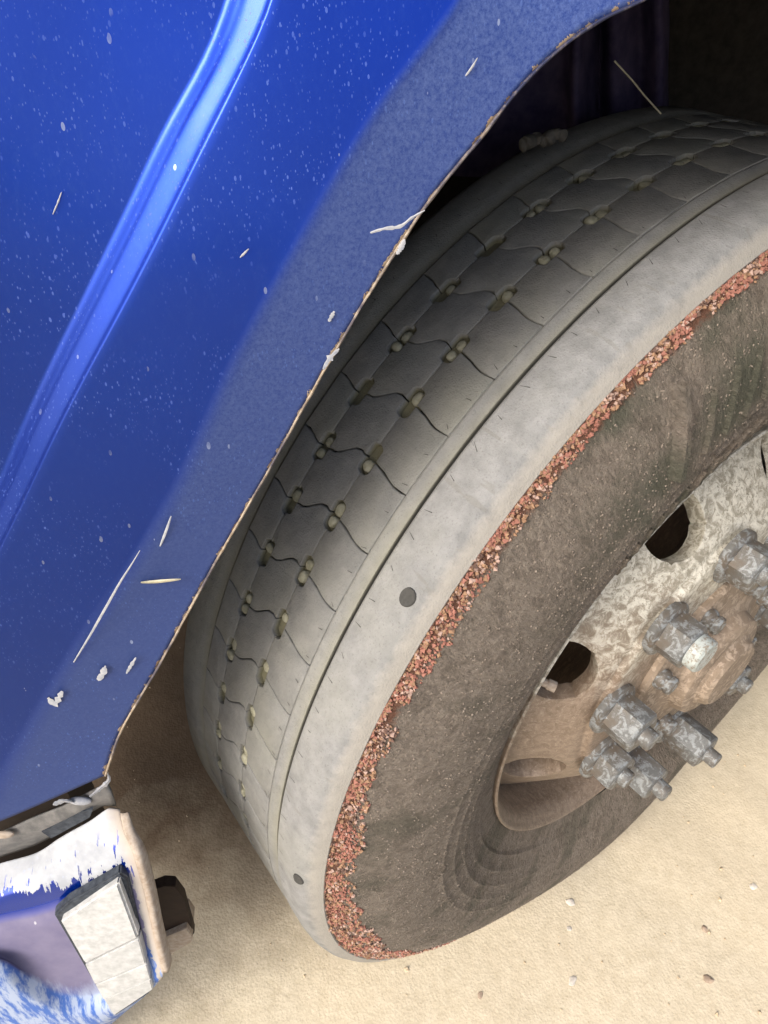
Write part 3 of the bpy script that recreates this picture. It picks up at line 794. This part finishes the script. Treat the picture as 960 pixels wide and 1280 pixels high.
# folded lip along the arch
rE = resample(rowE, 260)
jit = lambda i: .0012 * noise.noise(Vector((i * .35, 0, 0))) + .0006 * noise.noise(Vector((i * 1.3, 4, 0)))
lip = [[p + Vector((0, .0004, 0)) for i, p in enumerate(rE)], [p + Vector((-.0005 + jit(i) * .5, -.0004, -.0005 + jit(i + 99) * .5)) for i, p in enumerate(rE)], [p + Vector((-.0004, -.0022, -.0004)) for p in rE], [p + Vector((.0012, -.0045, .0012)) for p in rE]]
solid(link('arch_lip', loft('arch_lip', lip, 520, 2), MT['lip'], fender, label='chipped rust-stained folded lip of the wheel arch'), .0012, 0)

def flat_scratch(pts, o, wpx, mat, name='scratch', lift=.0006, parent=None, rough=0):
    """thin raised sliver of bared paint following the panel"""
    bm = bmesh.new(); prev = None; n_ = len(pts); P = resample([(x, y, 0) for x, y in pts], max(8, n_ * 5))
    for i, p in enumerate(P):
        q = P[min(i + 1, len(P) - 1)] - P[max(i - 1, 0)]; q = Vector((q.y, -q.x, 0)).normalized()
        f = i / (len(P) - 1); ww = wpx * (.25 + .75 * math.sin(math.pi * min(1, .08 + f * .9))) * (1 + rough * rnd.uniform(-1, 1))
        a, b = p + q * ww / 2, p - q * ww / 2
        va = [bm.verts.new(at(a.x, a.y, o)), bm.verts.new(at(p.x, p.y, o + lift)), bm.verts.new(at(b.x, b.y, o))]
        if prev: bm.faces.new((prev[0], prev[1], va[1], va[0])); bm.faces.new((prev[1], prev[2], va[2], va[1]))
        prev = va
    return link(name, from_bm(name, bm), mat, parent or fender)
def surf_o(x, y):
    """outboard coordinate of the fender surface behind a photo position"""
    d = (RIGHT * ((x - 480) / FPX) + DOWN * ((y - 640) / FPX) + VIEW).normalized()
    r = BV.ray_cast(CAM, d); return r[0].y if r[0] is not None else FO
from mathutils.bvhtree import BVHTree
BV = BVHTree.FromPolygons([v.co for v in me.vertices], [p.vertices[:] for p in me.polygons])
def scr(pts, wpx, mat, name='scratch', lift=.0002, rough=0):
    o = surf_o(*pts[len(pts) // 2]); o2 = max(surf_o(*pts[0]), surf_o(*pts[-1]), o)
    flat_scratch(pts, o2 + .0004, wpx, mat, name, lift, rough=rough)
scr([(463, 291), (480, 286), (500, 283), (515, 272), (531, 263)], 4.5, MT['white_chip'], rough=.3)
scr([(92, 828), (112, 795), (133, 758), (150, 728), (166, 703), (175, 688)], 3.2, MT['white_chip'])
scr([(176, 728), (195, 727), (226, 724)], 4.0, MT['straw'], 'straw_fleck', .001)
scr([(200, 683), (207, 665), (214, 645)], 3.4, MT['white_chip'])
scr([(60, 872), (68, 880), (78, 864)], 8, MT['white_chip'], 'paint_chip', .0002, .5)
scr([(122, 850), (128, 843), (132, 832)], 7, MT['white_chip'], 'paint_chip', .0002, .5)
scr([(158, 842), (163, 833), (170, 822)], 4, MT['white_chip'], 'paint_chip', .0002, .4)
scr([(411, 402), (414, 396), (418, 389)], 5, MT['white_chip'], 'paint_chip', .0002, .4)
scr([(496, 318), (501, 310), (506, 299)], 6, MT['white_chip'], 'paint_chip', .0002, .4)
scr([(404, 462), (412, 448), (424, 436)], 7, MT['white_chip'], 'paint_chip', .0002, .6)
scr([(300, 322), (306, 316), (311, 311)], 2.6, MT['white_chip'], 'paint_chip', .0002, .3)
scr([(66, 268), (72, 254), (77, 240)], 2.4, MT['white_chip'], 'paint_chip', .0002, .3)
scr([(582, 95), (590, 84), (597, 72)], 3, MT['white_chip'], 'paint_chip', .0002, .3)

# ------------------------------------------------------------------ bumper corner
brow = [
    ([(-140, 1125), (-60, 1098), (0, 1079), (45, 1066), (75, 1047), (110, 1027), (134, 1012), (150, 1012)], .322),
    ([(-140, 1142), (-60, 1118), (0, 1101), (50, 1086), (90, 1066), (120, 1052), (140, 1045), (156, 1040)], .334),
    ([(-140, 1160), (-60, 1140), (0, 1123), (50, 1108), (95, 1094), (125, 1080), (148, 1070), (166, 1062)], .345),
    ([(-140, 1178), (-60, 1160), (0, 1145), (50, 1134), (100, 1116), (130, 1102), (158, 1088), (172, 1082)], .351),
    ([(-140, 1205), (-60, 1188), (0, 1172), (50, 1162), (100, 1146), (140, 1132), (170, 1122), (182, 1118)], .358),
    ([(-140, 1215), (-60, 1200), (0, 1200), (40, 1222), (80, 1240), (125, 1240), (180, 1182), (193, 1170)], .370),
    ([(-140, 1235), (-60, 1225), (0, 1228), (40, 1250), (85, 1268), (130, 1264), (190, 1226), (204, 1214)], .380),
    ([(-140, 1290), (-60, 1290), (0, 1298), (40, 1300), (85, 1290), (128, 1277), (188, 1236), (203, 1222)], .378),
    ([(-140, 1400), (-60, 1400), (0, 1390), (40, 1370), (85, 1330), (128, 1290), (185, 1241), (200, 1226)], .350)]
bfront = lambda p, o: [Vector((1.02, o, L(p, o)[0].z)), Vector((.80, o, L(p, o)[0].z))] + L(p, o)
bp = loft('bumper', [L(p, o) for p, o in brow], 90, 6, lambda p, u, v: p + Vector((0, .0007 * noise.noise(p * 25), .0005 * noise.noise(p * 40))))
if sum(p.normal.y * p.area for p in bp.polygons) < 0: bp.flip_normals()
bumper = solid(link('bumper', bp, MT['bumper'], truck, label='bumper corner with peeling blue paint over white primer'), .003, -1)
# rear return of the bumper corner: rolled beige edge
edge = [[at(151, 1016, .3235), at(156, 1040, .334), at(166, 1062, .345), at(172, 1082, .351), at(182, 1118, .358), at(193, 1170, .370), at(204, 1214, .380)]]
edge.append([p + Vector((-.0035, .0005, 0)) for p in edge[0]])
edge.append([p + Vector((-.0050, -.003 * min(1, i / 2), 0)) for i, p in enumerate(edge[0])])
edge.append([p + Vector((-.0052, -.009 * min(1, i / 3), -.001)) for i, p in enumerate(edge[0])])
solid(link('bumper_return', loft('bumper_return', edge, 30, 3), MT['beige'], bumper), .002, 0)
# mounting strip between fender and bumper
strip = [L([(-60, 1062), (0, 1040), (40, 1022), (80, 1006), (110, 990), (134, 978)], .318), L([(-60, 1078), (0, 1056), (50, 1036), (90, 1018), (118, 1000), (140, 992)], .322), L([(-60, 1092), (0, 1070), (50, 1052), (100, 1022), (128, 1006), (145, 1006)], .314)]
solid(link('mounting_strip', loft('mounting_strip', strip, 40, 4), MT['grey_metal'], bumper), .0025, 0)
bm = bmesh.new()
c0 = at(100, 1001, .324); bmesh.ops.create_uvsphere(bm, u_segments=14, v_segments=8, radius=.0052)
for v in bm.verts: v.co = Vector((v.co.x * 1.5, v.co.y * .55, v.co.z * .8)) + c0 + Vector((0, 0, v.co.x * .35))
link('rivet', from_bm('rivet', bm), MT['white_chip'], bumper)
bm = bmesh.new(); c0 = at(6, 1043, .324); bmesh.ops.create_uvsphere(bm, u_segments=14, v_segments=8, radius=.005)
for v in bm.verts: v.co = Vector((v.co.x * 1.4, v.co.y * .55, v.co.z * .8)) + c0
link('rivet', from_bm('rivet', bm), MT['beige'], bumper)
bm = bmesh.new()
q = [at(*p, .3235) for p in ((52, 1040), (64, 1048), (112, 1022), (116, 1012), (104, 1014))]
f0 = [bm.verts.new(p) for p in q]; f1 = [bm.verts.new(p + Vector((0, -.012, 0))) for p in q]; bm.faces.new(f0)
for i in range(5): bm.faces.new((f0[i], f0[(i + 1) % 5], f1[(i + 1) % 5], f1[i]))
link('slot', from_bm('slot', bm, False), MT['gasket'], bumper)
flat_scratch([(66, 1006), (80, 1001), (92, 1003)], .3265, 5, MT['white_chip'], 'paint_chip', .001, bumper, .5)
flat_scratch([(112, 996), (122, 988), (136, 975), (132, 962)], .3285, 5, MT['white_chip'], 'paint_chip', .0012, bumper, .4)

# indicator lamp
lamp = empty('indicator_lamp', at(135, 1180, .37), 0, truck); lamp['label'] = 'dusty white plastic lamp set in the bumper corner'
LL = lamp.location.copy()
def patch(corners, o_list, th_, name, mat, round_=.002, inset=0):
    """slab standing proud of the bumper: corners in order round the outline"""
    P = [at(x, y, o) - LL for (x, y), o in zip(corners, o_list)]; n_ = (P[1] - P[0]).cross(P[2] - P[0]).normalized()
    if n_.y < 0: n_ = -n_
    c = sum(P, Vector()) / len(P); bm = bmesh.new()
    b0 = [bm.verts.new(p - n_ * .006) for p in P]; t0 = [bm.verts.new(p + n_ * th_) for p in P]
    k = len(P); bm.faces.new(t0); bm.faces.new(b0[::-1])
    for i in range(k): bm.faces.new((b0[i], b0[(i + 1) % k], t0[(i + 1) % k], t0[i]))
    bmesh.ops.bevel(bm, geom=[e for e in bm.edges], offset=round_, segments=3, affect='EDGES', clamp_overlap=True)
    return link(name, from_bm(name, bm, True, 40), mat, lamp)
patch([(68, 1141), (84, 1126), (150, 1088), (160, 1094), (193, 1226), (188, 1238), (146, 1266), (140, 1264)], [.359, .358, .354, .354, .379, .380, .381, .380], .0022, 'gasket', MT['gasket'], .0015)
patch([(78, 1143), (150, 1094), (175, 1163), (108, 1196)], [.361, .356, .368, .370], .0062, 'lens_segment', MT['lens'], .0018)
patch([(109, 1197), (175.5, 1164), (184, 1195), (121, 1221)], [.3701, .3682, .374, .3750], .0061, 'lens_segment', MT['lens2'], .0007)
patch([(121.6, 1222), (184.4, 1196), (189.5, 1214), (131, 1240)], [.3752, .3741, .3765, .378], .0060, 'lens_segment', MT['lens'], .0006)
patch([(131.8, 1241), (189.8, 1215), (193, 1228), (144, 1261)], [.3781, .3767, .379, .3805], .0058, 'lens_segment', MT['lens2'], .0009)

# bracket behind the bumper corner
bk = empty('mounting_bracket', at(215, 1145, .30), 0, truck); BL = bk.location.copy()
def slab(pts, o, dep, name, mat):
    P = [at(x, y, o) - BL for x, y in pts]; bm = bmesh.new(); k = len(P)
    a_ = [bm.verts.new(p) for p in P]; b_ = [bm.verts.new(p + Vector((0, -dep, 0))) for p in P]; bm.faces.new(a_); bm.faces.new(b_[::-1])
    for i in range(k): bm.faces.new((a_[i], a_[(i + 1) % k], b_[(i + 1) % k], b_[i]))
    bmesh.ops.bevel(bm, geom=list(bm.edges), offset=.0008, segments=2, affect='EDGES'); link(name, from_bm(name, bm, True, 30), mat, bk)
slab([(176, 1118), (205, 1107), (219, 1108), (230, 1124), (243, 1168), (236, 1170), (190, 1176)], .300, .010, 'shaded_opening', MT['bracket_dark'])  # near-black slab stands for the shaded opening of the bracket
slab([(188, 1178), (199, 1175), (233, 1160), (241, 1171), (240, 1178), (206, 1198), (194, 1200)], .306, .030, 'lower_flange', MT['beige'])

# ------------------------------------------------------------------ wheel arch and underside
def panel(name, pts, mat, th_=.004, parent=truck):
    bm = bmesh.new(); f = bm.faces.new([bm.verts.new(p) for p in pts]); me_ = from_bm(name, bm, False)
    return solid(link(name, me_, mat, parent), th_, 0)
# arch ceiling, a shallow vault over the tyre
arc_o, arc_i = [], []
for k in range(25):
    a = R(-82 + k * 6.1); rr = .665
    arc_o.append(Vector((rr * math.sin(a) * .98 + -.02, .200, H + .015 + rr * math.cos(a)))); arc_i.append(arc_o[-1] * 1.0 + Vector((0, -.72, 0)))
keep_ = [k for k in range(25) if not (arc_o[k].x > 0 and arc_o[k].z < .98)]
arc_o = [arc_o[k] for k in keep_]; arc_i = [arc_i[k] for k in keep_]
solid(link('arch_liner', loft('arch_liner', [arc_o, [p + Vector((0, -.24, 0)) for p in arc_o], [p + Vector((0, -.48, 0)) for p in arc_o], arc_i], 60, 4), MT['liner'], truck, label='black inner liner of the wheel arch'), .004, 0)
# grimy blue inner panel with folded edges, just inside the front of the arch
cols = [(560, -.19), (640, -.20), (705, -.215), (722, -.17), (748, -.235), (768, -.20), (800, -.225), (826, -.19), (834, -.26)]
ip = [[at(x, y, o - .0002 * (y - 100) * (x < 700)) for x, o in cols] for y in (-70, 0, 50, 90, 130, 220)]
solid(link('inner_panel', loft('inner_panel', ip, 70, 8, lambda p, u, v: p + Vector((.010, .012, .010)) * noise.noise(p * 16)), MT['inner_blue'], truck, label='grimy dark blue inner panel inside the arch'), .003, 0)
panel('splash_wall', [(-.95, -.42, .35), (.50, -.42, .62), (.50, -.42, 1.2), (-.95, -.42, 1.2)], MT['liner'])
# cab shell above and beyond (shades the ground under the truck)
bm = bmesh.new()
box(bm, (-.05, -.85, 1.95), Vector((1.1, 0, 0)), Vector((0, 1.13, 0)), Vector((0, 0, .70)))
cab = from_bm('cab_body', bm, False)
o = link('cab_body', cab, plain('blue_cab_paint', (.004, .06, .5), (.005, .07, .58), 20, .35, .05), truck); bb = o.modifiers.new('b', 'BEVEL'); bb.width = .05; bb.segments = 3
bm = bmesh.new()
box(bm, (.1, -1.15, .84), Vector((.95, 0, 0)), Vector((0, .72, 0)), Vector((0, 0, .36)))
box(bm, (-1.6, -1.0, .80), Vector((.75, 0, 0)), Vector((0, 1.1, 0)), Vector((0, 0, .30)))
box(bm, (.97, -.65, .74), Vector((.04, 0, 0)), Vector((0, .93, 0)), Vector((0, 0, .50)))
box(bm, (.775, .27, .47), Vector((.20, 0, 0)), Vector((0, .02, 0)), Vector((0, 0, .20)))
link('chassis', from_bm('chassis', bm, False), MT['under'], truck)
# thin wire hanging in the arch
bm = bmesh.new(); pts = [at(x, y, .0) for x, y in ((768, 76), (790, 100), (806, 120), (826, 142))]; tube(bm, pts, .0007, 6)
link('wire', from_bm('wire', bm), MT['wire'], truck)
# grey clip at the inner edge above the tyre
bm = bmesh.new(); rr_ = random.Random(9)
for k in range(7):
    c = at(655 + k * 8, 181 - k * 2.2 + rr_.uniform(-3, 3), .02); bmesh.ops.create_icosphere(bm, subdivisions=2, radius=.006 * rr_.uniform(.6, 1.1), matrix=Matrix.Translation(c))
for v in bm.verts: v.co += Vector((1, 1, 1)) * .003 * noise.noise(v.co * 120)
link('mud_clod', from_bm('mud_clod', bm), MT['clod'], truck)
